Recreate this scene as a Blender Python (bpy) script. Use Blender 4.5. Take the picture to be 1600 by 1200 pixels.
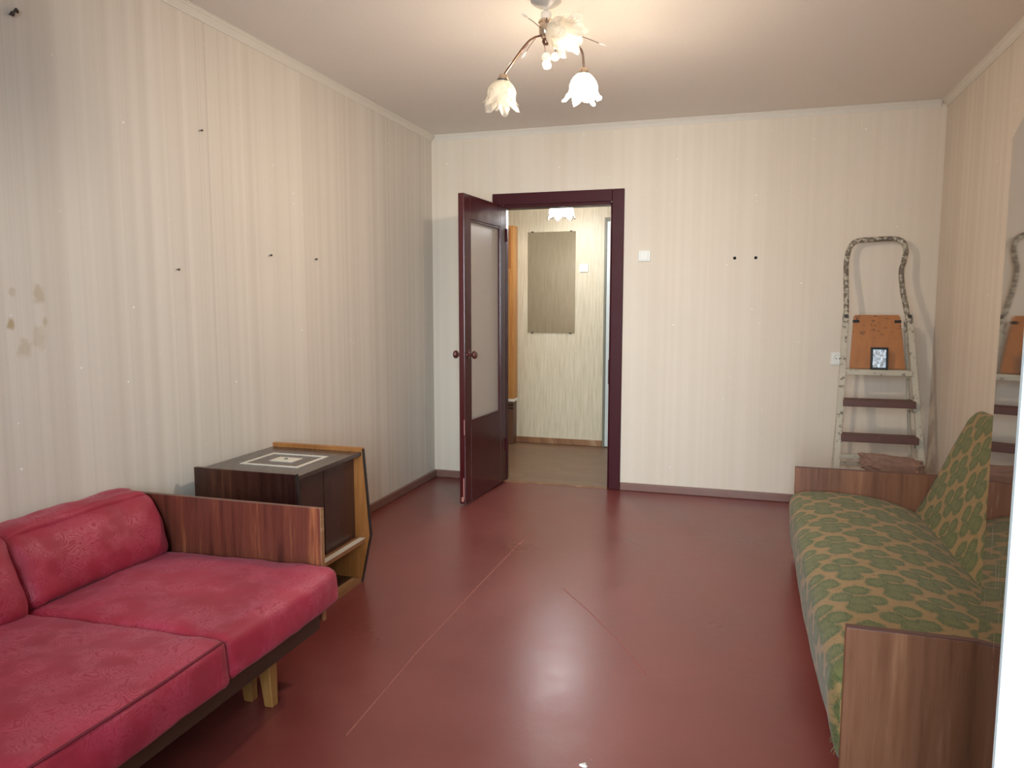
import bpy, bmesh, math, random
from mathutils import Vector, Matrix, noise
random.seed(7)
for o in list(bpy.data.objects): bpy.data.objects.remove(o)
S = bpy.context.scene
C = S.collection
pi = math.pi

# ------------------------------------------------------------------ camera
W, D, H = 3.312, 5.1515, 2.5            # room width, depth to the back wall, height
cam_d = bpy.data.cameras.new('camera'); cam = bpy.data.objects.new('camera', cam_d); C.objects.link(cam)
cam_d.sensor_fit = 'HORIZONTAL'; cam_d.sensor_width = 36.0; cam_d.lens = 1170.5 / 1600 * 36.0
cam_d.clip_start = 0.02
cam.location = (2.1906, 0.0, 1.2983)
YAW, PITCH, ROLL = math.radians(17.058), math.radians(-6.113), math.radians(0.03)
cam.rotation_euler = (Matrix.Rotation(YAW, 3, 'Z') @ Matrix.Rotation(pi / 2 + PITCH, 3, 'X') @ Matrix.Rotation(ROLL, 3, 'Z')).to_euler()
S.camera = cam

# ------------------------------------------------------------------ world, daylight, exposure
wd = bpy.data.worlds.new('daylight'); S.world = wd; wd.use_nodes = True
wd.node_tree.nodes['Background'].inputs[0].default_value = (0.70, 0.84, 1.0, 1)
wd.node_tree.nodes['Background'].inputs[1].default_value = 0.8
def area(name, loc, size, power, col, rot, spread=88):
    l = bpy.data.lights.new(name, 'AREA'); l.shape = 'RECTANGLE'; l.size, l.size_y = size
    l.energy = power; l.color = col; l.spread = math.radians(spread)
    o = bpy.data.objects.new(name, l); C.objects.link(o); o.location = loc; o.rotation_euler = rot
    return o
# sky light entering by the window and the balcony door of the wall behind the camera
area('window_daylight', (1.20, -0.50, 1.62), (1.30, 1.35), 10, (0.76, 0.89, 1.0), (math.radians(76), 0, 0))
area('balcony_daylight', (2.30, -1.35, 1.45), (1.1, 2.0), 62, (0.76, 0.89, 1.0), (math.radians(80), 0, 0))
vs = S.view_settings
vs.view_transform = 'Standard'; vs.look = 'None'; vs.gamma = 1.0; vs.use_curve_mapping = False
vs.exposure = 0.56

# ------------------------------------------------------------------ node helpers
class NT:
    def __init__(s, name):
        s.m = bpy.data.materials.new(name); s.m.use_nodes = True
        s.t = s.m.node_tree; s.t.nodes.clear()
        s.out = s.t.nodes.new('ShaderNodeOutputMaterial')
    def put(s, sock, v):
        if isinstance(v, bpy.types.NodeSocket): s.t.links.new(v, sock)
        elif isinstance(v, (tuple, list)) and len(v) == 3 and sock.type == 'RGBA': sock.default_value = (*v, 1)
        else: sock.default_value = v
    def n(s, ty, props=None, **ins):
        nd = s.t.nodes.new(ty)
        for k, v in (props or {}).items(): setattr(nd, k, v)
        for k, v in ins.items():
            key = k.replace('_', ' ')
            sk = nd.inputs[int(k[1:])] if k[0] == 'i' and k[1:].isdigit() else nd.inputs[key]
            s.put(sk, v)
        return nd
    def ma(s, op, a, b=None, c=None, clamp=False):
        nd = s.t.nodes.new('ShaderNodeMath'); nd.operation = op; nd.use_clamp = clamp
        for i, v in enumerate((a, b, c)):
            if v is not None: s.put(nd.inputs[i], v)
        return nd.outputs[0]
    def add(s, a, b): return s.ma('ADD', a, b)
    def mul(s, a, b): return s.ma('MULTIPLY', a, b)
    def mix(s, f, a, b):
        nd = s.t.nodes.new('ShaderNodeMix'); nd.data_type = 'RGBA'
        s.put(nd.inputs[0], f); s.put(nd.inputs[6], a); s.put(nd.inputs[7], b)
        return nd.outputs[2]
    def smooth(s, v, a, b, lo=0.0, hi=1.0):
        nd = s.n('ShaderNodeMapRange', {'interpolation_type': 'SMOOTHSTEP'}, Value=v, From_Min=a, From_Max=b, To_Min=lo, To_Max=hi)
        return nd.outputs[0]
    def obj(s): return s.n('ShaderNodeTexCoord').outputs['Object']
    def uv(s): return s.n('ShaderNodeTexCoord').outputs['UV']
    def xyz(s, v): return s.n('ShaderNodeSeparateXYZ', Vector=v).outputs
    def vec(s, x, y, z): return s.n('ShaderNodeCombineXYZ', X=x, Y=y, Z=z).outputs[0]
    def scale(s, v, sc): return s.n('ShaderNodeMapping', Vector=v, Scale=sc).outputs[0]
    def noise(s, v, sc, det=3.0, rough=0.5, dist=0.0):
        return s.n('ShaderNodeTexNoise', Vector=v, Scale=sc, Detail=det, Roughness=rough, Distortion=dist).outputs[0]
    def bump(s, h, st=0.2, dist=0.01):
        return s.n('ShaderNodeBump', Height=h, Strength=st, Distance=dist).outputs[0]
    def princ(s, **k):
        b = s.n('ShaderNodeBsdfPrincipled', None, **k)
        s.t.links.new(b.outputs[0], s.out.inputs[0]); return b

def srgb(r, g, b):
    f = lambda c: (c / 255 / 12.92) if c <= 10 else ((c / 255 + 0.055) / 1.055) ** 2.4
    return (f(r), f(g), f(b))
def plain(name, col, rough=0.5, metal=0.0, coat=0.0, var=0.12, vs_=14.0, bump=0.05, spec=0.5):
    t = NT(name); o = t.obj()
    nz = t.noise(o, vs_, 5.0, 0.6)
    c = t.mix(nz, tuple(x * (1 - var) for x in col), tuple(min(1, x * (1 + var)) for x in col))
    t.princ(Base_Color=c, Roughness=t.smooth(nz, 0.3, 0.7, rough * 0.85, min(1, rough * 1.15)), Metallic=metal, Coat_Weight=coat, Specular_IOR_Level=spec,
            Normal=t.bump(t.noise(o, vs_ * 12, 3.0), bump, 0.002))
    return t.m
def wood(name, dark, mid, light, across, along, rough=0.35, coat=0.0, band=9.0, fine=90.0, wear=0.0):
    """grain that runs along one axis; across/along are axis letters of the object"""
    t = NT(name); x = dict(zip('xyz', t.xyz(t.obj())))
    a = x[across]; l = x[along]; o3 = x[[k for k in 'xyz' if k not in (across, along)][0]]
    v = t.vec(t.add(a, t.mul(o3, 0.37)), t.mul(l, 0.06), 0.0)
    n1 = t.noise(v, band, 3.0, 0.55, 0.3); n2 = t.noise(v, fine, 3.0, 0.6)
    v3 = t.vec(t.mul(a, 220.0), t.mul(l, 9.0), t.mul(o3, 60.0)); n3 = t.noise(v3, 1.0, 2.0)
    f = t.add(t.mul(n1, 0.68), t.mul(n2, 0.32))
    c = t.mix(t.smooth(f, 0.34, 0.54), dark, mid)
    c = t.mix(t.smooth(f, 0.53, 0.68), c, light)
    c = t.mix(t.mul(t.smooth(n3, 0.55, 0.75), 0.35), c, dark)
    if wear:
        wv = t.noise(t.vec(t.mul(a, 30.0), t.mul(l, 9.0), o3), 1.6, 5.0, 0.7)
        c = t.mix(t.mul(t.smooth(wv, 0.66, 0.72), wear), c, (0.5, 0.42, 0.34))
    t.princ(Base_Color=c, Roughness=t.smooth(n2, 0.3, 0.7, rough * 0.85, rough * 1.2), Coat_Weight=coat, Coat_Roughness=0.12,
            Normal=t.bump(n3, 0.12, 0.001))
    return t.m
def wallpaper(name, axis, base, pale, shade, stains=(), k=1.0, seed=0.0):
    t = NT(name); x = dict(zip('xyz', t.xyz(t.obj())))
    s = t.add(x[axis], seed); z = x['z']
    wob = t.mul(z, 0.03)
    s1 = t.noise(t.vec(t.mul(s, 5.5), wob, 0.0), 1.0, 2.0)
    s2 = t.noise(t.vec(t.mul(s, 22.0), wob, 3.0), 1.0, 2.0)
    s3 = t.noise(t.vec(t.mul(s, 110.0), t.mul(z, 0.5), 7.0), 1.0, 2.0)
    f = t.add(t.add(t.mul(s1, 0.45), t.mul(s2, 0.42)), t.mul(s3, 0.13))
    c = t.mix(t.smooth(f, 0.36, 0.64), shade, pale)
    c = t.mix(0.55, c, base)
    ln = t.noise(t.vec(t.mul(s, 60.0), wob, 11.0), 1.0, 1.0)
    c = t.mix(t.mul(t.smooth(ln, 0.66, 0.72), 0.30 * k), c, tuple(q * 0.62 for q in shade))
    cl = t.noise(t.vec(s, z, 5.0), 1.7, 4.0)
    c = t.mix(t.smooth(cl, 0.35, 0.75, 0.0, 0.14), c, tuple(q * 0.8 for q in base))
    # tiny pale flecks scattered in loose columns
    vo = t.n('ShaderNodeTexVoronoi', None, Vector=t.vec(s, z, 0.0), Scale=24.0)
    pick = t.xyz(vo.outputs['Color'])
    m = t.mul(t.ma('LESS_THAN', vo.outputs['Distance'], 0.11), t.ma('GREATER_THAN', pick[0], 0.86))
    col = t.noise(t.vec(t.mul(s, 6.0), 0.0, 21.0), 1.0, 1.0)
    m = t.mul(m, t.smooth(col, 0.45, 0.6))
    c = t.mix(t.mul(m, 0.8), c, (0.95, 0.93, 0.88))
    for (sy, sz, r, a) in stains:
        dn = t.noise(t.vec(s, z, 1.0), 34.0, 3.0)
        ds = t.ma('SQRT', t.add(t.ma('POWER', t.add(s, -sy - seed), 2.0), t.ma('POWER', t.mul(t.add(z, -sz), 0.7), 2.0)))
        ds = t.add(ds, t.mul(t.add(dn, -0.5), r * 1.3))
        c = t.mix(t.smooth(ds, r * 0.35, r, a, 0.0), c, (0.42, 0.30, 0.15))
    t.princ(Base_Color=c, Roughness=0.62, Normal=t.bump(t.add(s3, t.noise(t.vec(s, z, 0.0), 160.0, 2.0)), 0.10, 0.002))
    return t.m

# ------------------------------------------------------------------ mesh helpers
class MB:
    def __init__(s): s.b = bmesh.new()
    def box(s, x0, x1, y0, y1, z0, z1, bev=0.0, seg=2):
        r = bmesh.ops.create_cube(s.b, size=1.0)
        M = Matrix.Translation(((x0 + x1) / 2, (y0 + y1) / 2, (z0 + z1) / 2)) @ Matrix.Diagonal((x1 - x0, y1 - y0, z1 - z0, 1))
        bmesh.ops.transform(s.b, matrix=M, verts=r['verts'])
        if bev:
            es = list({e for v in r['verts'] for e in v.link_edges})
            bmesh.ops.bevel(s.b, geom=es, offset=bev, segments=seg, affect='EDGES', profile=0.5)
        return s
    def tube(s, pts, r, seg=10, rad=None, cap=True):
        pts = [Vector(p) for p in pts]; rings = []
        t0 = (pts[1] - pts[0]).normalized()
        ref = Vector((0, 0, 1)) if abs(t0.z) < 0.9 else Vector((1, 0, 0))
        u = t0.cross(ref).normalized()
        for i, p in enumerate(pts):
            a = pts[max(i - 1, 0)]; c = pts[min(i + 1, len(pts) - 1)]
            t = (c - a).normalized()
            u = (u - t * u.dot(t)).normalized(); w = t.cross(u)
            R = rad[i] if rad else r
            rings.append([s.b.verts.new(p + (u * math.cos(2 * pi * k / seg) + w * math.sin(2 * pi * k / seg)) * R) for k in range(seg)])
        for a, c in zip(rings, rings[1:]):
            for k in range(seg): s.b.faces.new((a[k], a[(k + 1) % seg], c[(k + 1) % seg], c[k]))
        if cap: s.b.faces.new(rings[0][::-1]); s.b.faces.new(rings[-1])
        return s
    def lathe(s, prof, seg=20, M=None, mod=None):
        """prof: list of (radius, height); mod(theta, i, r, z) -> (r, z)"""
        M = M or Matrix.Identity(4); rings = []
        for i, (r, z) in enumerate(prof):
            ring = []
            for k in range(seg):
                th = 2 * pi * k / seg; rr, zz = (mod(th, i, r, z) if mod else (r, z))
                ring.append(s.b.verts.new(M @ Vector((rr * math.cos(th), rr * math.sin(th), zz))))
            rings.append(ring)
        for a, c in zip(rings, rings[1:]):
            for k in range(seg): s.b.faces.new((a[k], a[(k + 1) % seg], c[(k + 1) % seg], c[k]))
        return s
    def caplathe(s, prof, seg=20, M=None):
        M = M or Matrix.Identity(4)
        e = 1e-4
        p = [(e, prof[0][1])] + list(prof) + [(e, prof[-1][1])]
        return s.lathe(p, seg, M)
    def prism(s, poly, y0, y1, bev=0.0):
        """poly in x,z extruded along y"""
        a = [s.b.verts.new((x, y0, z)) for x, z in poly]; c = [s.b.verts.new((x, y1, z)) for x, z in poly]
        s.b.faces.new(a); s.b.faces.new(c[::-1]); n = len(poly)
        for i in range(n): s.b.faces.new((a[i], c[i], c[(i + 1) % n], a[(i + 1) % n]))
        if bev:
            es = list({e for v in a + c for e in v.link_edges})
            bmesh.ops.bevel(s.b, geom=es, offset=bev, segments=2, affect='EDGES', profile=0.5)
        return s
    def xf(s, M): bmesh.ops.transform(s.b, matrix=M, verts=s.b.verts[:]); return s
    def build(s, name, mat, parent=None, smooth=False, loc=None):
        bmesh.ops.recalc_face_normals(s.b, faces=s.b.faces[:])
        me = bpy.data.meshes.new(name); s.b.to_mesh(me); s.b.free()
        me.materials.append(mat)
        if smooth:
            for p in me.polygons: p.use_smooth = True
            if hasattr(me, 'set_sharp_from_angle'): me.set_sharp_from_angle(angle=math.radians(50))
        o = bpy.data.objects.new(name, me); C.objects.link(o)
        if parent: o.parent = parent
        if loc: o.location = loc
        return o
def thing(name, label, cat, loc=(0, 0, 0), rz=0.0, group=None):
    o = bpy.data.objects.new(name, None); C.objects.link(o); o.empty_display_size = 0.1
    o.location = loc; o.rotation_euler = (0, 0, rz); o['label'] = label; o['category'] = cat
    if group: o['group'] = group
    return o
def tag(o, label, cat, group=None):
    o['label'] = label; o['category'] = cat
    if group: o['group'] = group
    return o
def struct(o, label=None):
    o['kind'] = 'structure'
    if label: o['label'] = label
    return o
def dup(root, loc, label=None, rz=None):
    r = root.copy(); C.objects.link(r); r.location = loc
    if rz is not None: r.rotation_euler = (0, 0, rz)
    if label: r['label'] = label
    for ch in list(root.children):
        c = ch.copy(); C.objects.link(c); c.parent = r
        for g in list(ch.children):
            d = g.copy(); C.objects.link(d); d.parent = c
    return r
def pillow(x0, x1, y0, y1, z0, z1, r=0.04, puff=0.02, n=22, wr=0.004, seed=0.0, shape=None):
    """rounded, stuffed block with soft wrinkles"""
    b = bmesh.new(); cx, cy, cz = (x0 + x1) / 2, (y0 + y1) / 2, (z0 + z1) / 2
    hx, hy, hz = (x1 - x0) / 2, (y1 - y0) / 2, (z1 - z0) / 2
    bmesh.ops.create_cube(b, size=2.0)
    bmesh.ops.subdivide_edges(b, edges=b.edges[:], cuts=n, use_grid_fill=True)
    for v in b.verts:
        p = Vector((v.co.x * hx, v.co.y * hy, v.co.z * hz))
        q = Vector((max(-hx + r, min(hx - r, p.x)), max(-hy + r, min(hy - r, p.y)), max(-hz + r, min(hz - r, p.z))))
        d = p - q
        p2 = q + d.normalized() * r if d.length > 1e-6 else p
        u, w, t = v.co.x, v.co.y, v.co.z
        bz = (1 - u * u) * (1 - w * w); bx = (1 - w * w) * (1 - t * t)
        if t > 0: p2.z += puff * bz
        p2.x += math.copysign(1, u) * abs(u) ** 3 * puff * 0.5 * bx
        nn = noise.noise(Vector((p2.x * 7 + seed, p2.y * 7, p2.z * 7 + seed))) + 0.5 * noise.noise(Vector((p2.x * 19, p2.y * 19 + seed, p2.z * 19)))
        p2 += (d.normalized() if d.length > 1e-6 else Vector((0, 0, math.copysign(1, t)))) * nn * wr
        if shape: p2 = shape(p2, u, w, t)
        v.co = p2 + Vector((cx, cy, cz))
    m = MB(); m.b.free(); m.b = b
    return m

# ------------------------------------------------------------------ materials
beige = srgb(222, 211, 194)
M = {}
M['paper_left'] = wallpaper('wallpaper_left', 'y', srgb(214, 204, 190), srgb(226, 217, 204), srgb(196, 184, 170),
                            stains=((1.892, 1.330, 0.030, 0.5), (1.789, 1.233, 0.018, 0.85), (1.829, 1.154, 0.030, 0.40), (1.885, 1.185, 0.034, 0.30), (1.909, 1.240, 0.013, 0.5), (1.80, 1.335, 0.014, 0.35)), k=1.4)
M['paper_back'] = wallpaper('wallpaper_back', 'x', srgb(222, 208, 188), srgb(227, 214, 196), srgb(214, 198, 178), k=0.25, seed=9.0)
M['paper_right'] = wallpaper('wallpaper_right', 'y', srgb(216, 202, 184), srgb(224, 212, 196), srgb(200, 185, 168), k=1.0, seed=4.0)
def hall_paper():
    t = NT('hall_wallpaper'); x = t.xyz(t.obj()); s = t.add(x[0], t.mul(x[1], 1.0))
    n1 = t.noise(t.vec(t.mul(s, 95.0), t.mul(x[2], 3.5), 0.0), 1.0, 4.0, 0.65)
    n2 = t.noise(t.vec(t.mul(s, 14.0), t.mul(x[2], 0.8), 4.0), 1.0, 3.0)
    c = t.mix(t.smooth(n1, 0.30, 0.62), srgb(192, 178, 148), srgb(216, 204, 178))
    c = t.mix(t.smooth(n2, 0.3, 0.7, 0.0, 0.25), c, srgb(200, 186, 154))
    t.princ(Base_Color=c, Roughness=0.5, Normal=t.bump(n1, 0.2, 0.002)); return t.m
M['hall_paper'] = hall_paper()
def ceiling_mat():
    t = NT('ceiling_whitewash'); o = t.obj(); n = t.noise(o, 90.0, 4.0, 0.7); n2 = t.noise(o, 1.3, 3.0)
    c = t.mix(n2, srgb(232, 224, 214), srgb(238, 231, 222)); c = t.mix(t.smooth(n, 0.3, 0.7, 0, 0.12), c, srgb(196, 184, 170))
    t.princ(Base_Color=c, Roughness=0.8, Normal=t.bump(n, 0.25, 0.003)); return t.m
M['ceiling'] = ceiling_mat()
def floor_mat():
    t = NT('red_floor_paint'); xx = t.xyz(t.obj()); o = t.vec(xx[0], xx[1], 0.37)
    n1 = t.noise(o, 2.2, 4.0, 0.6); n2 = t.noise(o, 14.0, 5.0, 0.7, 0.6); n3 = t.noise(o, 220.0, 2.0)
    c = t.mix(t.smooth(n1, 0.3, 0.7), srgb(114, 52, 47), srgb(124, 59, 53))
    c = t.mix(t.smooth(n2, 0.45, 0.8, 0.0, 0.08), c, srgb(140, 78, 72))
    vo = t.n('ShaderNodeTexVoronoi', None, Vector=o, Scale=11.0)
    m = t.mul(t.ma('LESS_THAN', vo.outputs['Distance'], 0.02), t.ma('GREATER_THAN', t.xyz(vo.outputs['Color'])[0], 0.93))
    c = t.mix(t.mul(m, 0.55), c, srgb(190, 150, 140))
    t.princ(Base_Color=c, Roughness=t.smooth(n1, 0.25, 0.75, 0.27, 0.36), Specular_IOR_Level=0.7,
            Normal=t.bump(t.add(t.mul(t.noise(o, 5.0, 2.0), 2.0), t.mul(t.noise(o, 30.0, 4.0, 0.6), 0.55)), 0.075, 0.01))
    return t.m
M['floor'] = floor_mat()
def hall_floor_mat():
    t = NT('hall_linoleum'); x = t.xyz(t.obj())
    br = t.n('ShaderNodeTexBrick', {'offset': 0.5}, Vector=t.vec(x[0], x[1], 0.0), Color1=(*srgb(134, 106, 84), 1), Color2=(*srgb(118, 92, 72), 1), Mortar=(*srgb(104, 80, 62), 1),
             Scale=1.0, Mortar_Size=0.003, Brick_Width=0.42, Row_Height=0.14)
    g = t.noise(t.vec(t.mul(x[0], 6.0), t.mul(x[1], 60.0), 0.0), 1.0, 4.0)
    c = t.mix(t.smooth(g, 0.35, 0.7, 0, 0.5), br.outputs[0], srgb(146, 118, 94))
    t.princ(Base_Color=c, Roughness=0.4); return t.m
M['hall_floor'] = hall_floor_mat()
M['cornice'] = plain('cornice_foam', srgb(222, 214, 200), 0.6, var=0.05)
M['baseboard'] = plain('baseboard_paint', srgb(128, 92, 80), 0.4, var=0.2)
M['door_paint'] = plain('door_enamel', srgb(72, 23, 27), 0.16, coat=0.0, var=0.15, vs_=6.0, bump=0.08)
M['casing_paint'] = plain('casing_enamel', srgb(66, 22, 27), 0.45, var=0.12, spec=0.18)
M['knob'] = plain('knob_enamel', srgb(84, 42, 36), 0.25, coat=0.5)
M['chip'] = plain('bare_wood_chip', srgb(190, 130, 115), 0.6)
def door_glass():
    t = NT('frosted_pane'); x = t.obj()
    n = t.noise(x, 420.0, 2.0)
    p = t.n('ShaderNodeBsdfPrincipled', None, Base_Color=srgb(214, 204, 196), Roughness=0.38, Normal=t.bump(n, 0.35, 0.002))
    tl = t.n('ShaderNodeBsdfTranslucent', None, Color=(0.85, 0.80, 0.75, 1))
    tr = t.n('ShaderNodeBsdfTransparent', None, Color=(0.85, 0.87, 0.86, 1))
    a = t.n('ShaderNodeMixShader', None, i0=0.45, i1=p.outputs[0], i2=tl.outputs[0])
    b = t.n('ShaderNodeMixShader', None, i0=0.22, i1=a.outputs[0], i2=tr.outputs[0])
    t.t.links.new(b.outputs[0], t.out.inputs[0]); return t.m
M['door_glass'] = door_glass()
def clear_glass():
    t = NT('window_glass'); tr = t.n('ShaderNodeBsdfTransparent', None, Color=(0.95, 0.97, 0.97, 1)); g = t.n('ShaderNodeBsdfGlossy', None, Roughness=0.02)
    lw = t.n('ShaderNodeFresnel', None, IOR=1.45)
    b = t.n('ShaderNodeMixShader', None, i0=lw.outputs[0], i1=tr.outputs[0], i2=g.outputs[0]); t.t.links.new(b.outputs[0], t.out.inputs[0]); return t.m
M['clear_glass'] = clear_glass()
M['white_paint'] = plain('white_enamel', (0.47, 0.51, 0.50), 0.35, var=0.03)
M['white_plastic'] = plain('white_plastic', srgb(232, 230, 220), 0.35, var=0.04)
M['dark_hole'] = plain('black_plug', (0.006, 0.005, 0.005), 0.8)
M['nail'] = plain('rusty_nail', srgb(70, 58, 50), 0.5, metal=0.5)
def red_fabric():
    t = NT('crimson_brocade'); o = t.obj()
    sw = t.noise(o, 13.0, 2.0, 0.5, 1.2)
    rings = t.ma('ABSOLUTE', t.ma('SINE', t.mul(sw, 48.0)))
    pat = t.smooth(rings, 0.15, 0.75)
    spot = t.smooth(t.noise(o, 9.0, 2.0), 0.38, 0.58)
    f = t.mul(pat, spot)
    weave = t.noise(t.scale(o, (1.0, 1.0, 1.0)), 700.0, 2.0)
    cl = t.noise(o, 4.0, 4.0, 0.6)
    c = t.mix(t.smooth(cl, 0.3, 0.7), srgb(142, 22, 42), srgb(164, 34, 58))
    c = t.mix(t.mul(f, 0.42), c, srgb(188, 76, 98))
    c = t.mix(t.smooth(weave, 0.3, 0.7, 0.0, 0.25), c, srgb(110, 16, 34))
    t.princ(Base_Color=c, Roughness=t.add(0.62, t.mul(f, -0.18)), Sheen_Weight=0.14, Sheen_Roughness=0.4, Sheen_Tint=(1.0, 0.55, 0.65, 1),
            Normal=t.bump(t.add(t.mul(f, 0.8), t.mul(weave, 0.5)), 0.35, 0.002))
    return t.m
M['red'] = red_fabric()
M['red_piping'] = plain('crimson_cord', srgb(112, 20, 38), 0.7)
def green_fabric():
    t = NT('green_leaf_tapestry'); u = t.xyz(t.uv())      # u along the sofa, v across, metres
    wob = t.noise(t.uv(), 22.0, 2.0); wv = t.mul(t.add(wob, -0.5), 0.022)
    U = t.add(u[0], wv); V = t.add(u[1], t.mul(t.add(t.noise(t.vec(u[1], u[0], 3.0), 24.0, 2.0), -0.5), 0.022))
    PU, PV = 0.275, 0.232
    best = None
    leaves = ((0.084, 0.004, 0.038, 0.038), (0.024, -0.044, 0.043, 0.036), (0.008, 0.042, 0.041, 0.039), (-0.064, 0.000, 0.045, 0.042), (-0.012, 0.0, 0.046, 0.034))
    for (ou, ov) in ((0.0, 0.0), (PU / 2, PV / 2)):
        lu = t.mul(t.add(t.ma('FRACT', t.mul(t.add(U, ou), 1 / PU)), -0.5), PU)
        lv = t.mul(t.add(t.ma('FRACT', t.mul(t.add(V, ov), 1 / PV)), -0.5), PV)
        for (a, b, ra, rb) in leaves:
            du = t.mul(t.add(lu, -a), 1 / ra); dv = t.mul(t.add(lv, -b), 1 / rb)
            d = t.add(t.mul(du, du), t.mul(dv, dv))
            best = d if best is None else t.ma('MINIMUM', best, d)
    ed = t.add(best, t.mul(t.add(t.noise(t.uv(), 110.0, 4.0, 0.75), -0.5), 1.3))
    leaf = t.smooth(ed, 0.70, 1.25, 0.92, 0.0)
    vein = t.noise(t.scale(t.uv(), (40.0, 260.0, 1.0)), 1.0, 3.0)
    core = t.smooth(best, 0.0, 0.55, 0.55, 0.0)
    weave = t.noise(t.scale(t.uv(), (500.0, 900.0, 1.0)), 1.0, 2.0)
    g = t.mix(t.smooth(vein, 0.35, 0.68), srgb(58, 76, 34), srgb(102, 110, 56))
    g = t.mix(core, g, srgb(114, 116, 66))
    tan = t.mix(t.noise(t.uv(), 30.0, 3.0), srgb(142, 112, 66), srgb(166, 134, 84))
    sprig = t.smooth(t.noise(t.uv(), 46.0, 3.0, 0.6), 0.58, 0.66, 0.0, 0.5)
    tan = t.mix(sprig, tan, srgb(96, 92, 54))
    c = t.mix(leaf, tan, g); c = t.mix(t.smooth(weave, 0.3, 0.75, 0.0, 0.3), c, srgb(60, 60, 36))
    t.princ(Base_Color=c, Roughness=0.85, Sheen_Weight=0.12, Normal=t.bump(t.add(weave, t.mul(leaf, 0.6)), 0.25, 0.002))
    return t.m
M['green'] = green_fabric()
M['walnut_z'] = wood('striped_walnut_veneer', srgb(68, 32, 26), srgb(104, 52, 38), srgb(158, 92, 58), 'x', 'z', 0.34, coat=0.15, band=12.0, fine=60.0)
M['rail_y'] = wood('dark_rail_wood', srgb(50, 32, 24), srgb(70, 46, 34), srgb(90, 60, 42), 'z', 'y', 0.5)
M['leg_wood'] = wood('pale_leg_wood', srgb(122, 82, 40), srgb(158, 112, 60), srgb(180, 138, 84), 'x', 'z', 0.4, wear=0.4)
M['arm_veneer'] = wood('brown_arm_veneer', srgb(106, 66, 45), srgb(134, 87, 60), srgb(162, 112, 78), 'x', 'z', 0.42, band=7.0, fine=50.0)
M['mahogany'] = wood('dark_mahogany', srgb(40, 18, 14), srgb(58, 28, 20), srgb(88, 48, 30), 'x', 'z', 0.3, coat=0.2, band=4.0, fine=40.0)
M['cab_top'] = wood('dark_cabinet_top', srgb(44, 30, 26), srgb(58, 42, 37), srgb(70, 52, 46), 'x', 'y', 0.28, coat=0.35, band=3.0)
M['cab_door'] = wood('maroon_cabinet_door', srgb(50, 26, 22), srgb(64, 36, 30), srgb(78, 46, 36), 'y', 'z', 0.32, coat=0.2, band=5.0)
M['honey'] = wood('honey_inner_veneer', srgb(138, 84, 38), srgb(164, 104, 50), srgb(184, 124, 66), 'x', 'z', 0.45)
M['edge_band'] = wood('worn_edge_band', srgb(120, 80, 50), srgb(146, 102, 66), srgb(190, 160, 124), 'x', 'y', 0.5)
M['inlay'] = plain('cream_inlay', srgb(212, 204, 190), 0.4, var=0.06)
M['black_edge'] = plain('black_edge_band', srgb(28, 20, 18), 0.4)
def polished():
    t = NT('polished_dark_veneer'); x = t.xyz(t.obj()); y, z = x[1], x[2]
    n = t.noise(t.vec(t.mul(y, 9.0), t.mul(z, 0.5), 0.0), 1.0, 3.0)
    c = t.mix(n, srgb(44, 24, 18), srgb(70, 40, 28))
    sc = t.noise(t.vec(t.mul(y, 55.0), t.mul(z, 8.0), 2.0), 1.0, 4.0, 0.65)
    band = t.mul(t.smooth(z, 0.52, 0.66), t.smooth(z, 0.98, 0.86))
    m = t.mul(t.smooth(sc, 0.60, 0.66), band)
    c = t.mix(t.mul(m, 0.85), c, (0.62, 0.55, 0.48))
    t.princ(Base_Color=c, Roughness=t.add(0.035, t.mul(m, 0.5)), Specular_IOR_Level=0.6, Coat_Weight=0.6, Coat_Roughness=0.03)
    return t.m
M['polished'] = polished()
def ladder_paint():
    t = NT('spattered_ladder_paint'); o = t.obj(); n = t.noise(o, 38.0, 5.0, 0.7); n2 = t.noise(o, 9.0, 3.0)
    z = t.xyz(o)[2]
    c = t.mix(n2, srgb(196, 188, 168), srgb(176, 166, 146))
    hi = t.smooth(z, 1.05, 1.35, 0.0, 0.12)                       # the paint is worn most where hands grip
    c = t.mix(t.smooth(t.add(n, hi), 0.57, 0.63, 0.0, 0.85), c, srgb(84, 70, 58))
    t.princ(Base_Color=c, Roughness=0.5, Normal=t.bump(n, 0.3, 0.002)); return t.m
M['ladder'] = ladder_paint()
M['tread'] = plain('brown_tread_paint', srgb(96, 62, 54), 0.5, var=0.3, vs_=30.0)
def board_mat():
    t = NT('orange_plywood'); o = t.obj(); z = t.xyz(o)[2]
    n = t.noise(t.scale(o, (30.0, 30.0, 5.0)), 1.0, 4.0); c = t.mix(n, srgb(150, 92, 48), srgb(184, 120, 64))
    sp = t.noise(t.scale(o, (26.0, 26.0, 60.0)), 1.0, 3.0, 0.6)
    m = t.mul(t.smooth(sp, 0.60, 0.66), t.smooth(z, 1.06, 1.14))
    c = t.mix(t.mul(m, 0.85), c, srgb(70, 44, 36))
    t.princ(Base_Color=c, Roughness=0.5); return t.m
M['board'] = board_mat()
M['rag'] = plain('brown_plush_rag', srgb(144, 112, 96), 0.95, var=0.35, vs_=24.0, bump=0.6)
M['frame_black'] = plain('black_frame', srgb(34, 36, 38), 0.3)
def foil():
    t = NT('silver_sheet'); o = t.obj(); n = t.noise(o, 40.0, 4.0, 0.6, 1.0)
    t.princ(Base_Color=t.mix(t.smooth(n, 0.35, 0.65), srgb(176, 188, 198), srgb(232, 240, 246)), Metallic=0.55, Roughness=0.3, Normal=t.bump(n, 0.6, 0.006)); return t.m
M['foil'] = foil()
M['brass'] = plain('rose_brass', srgb(206, 186, 164), 0.25, metal=0.95, var=0.06)
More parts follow.
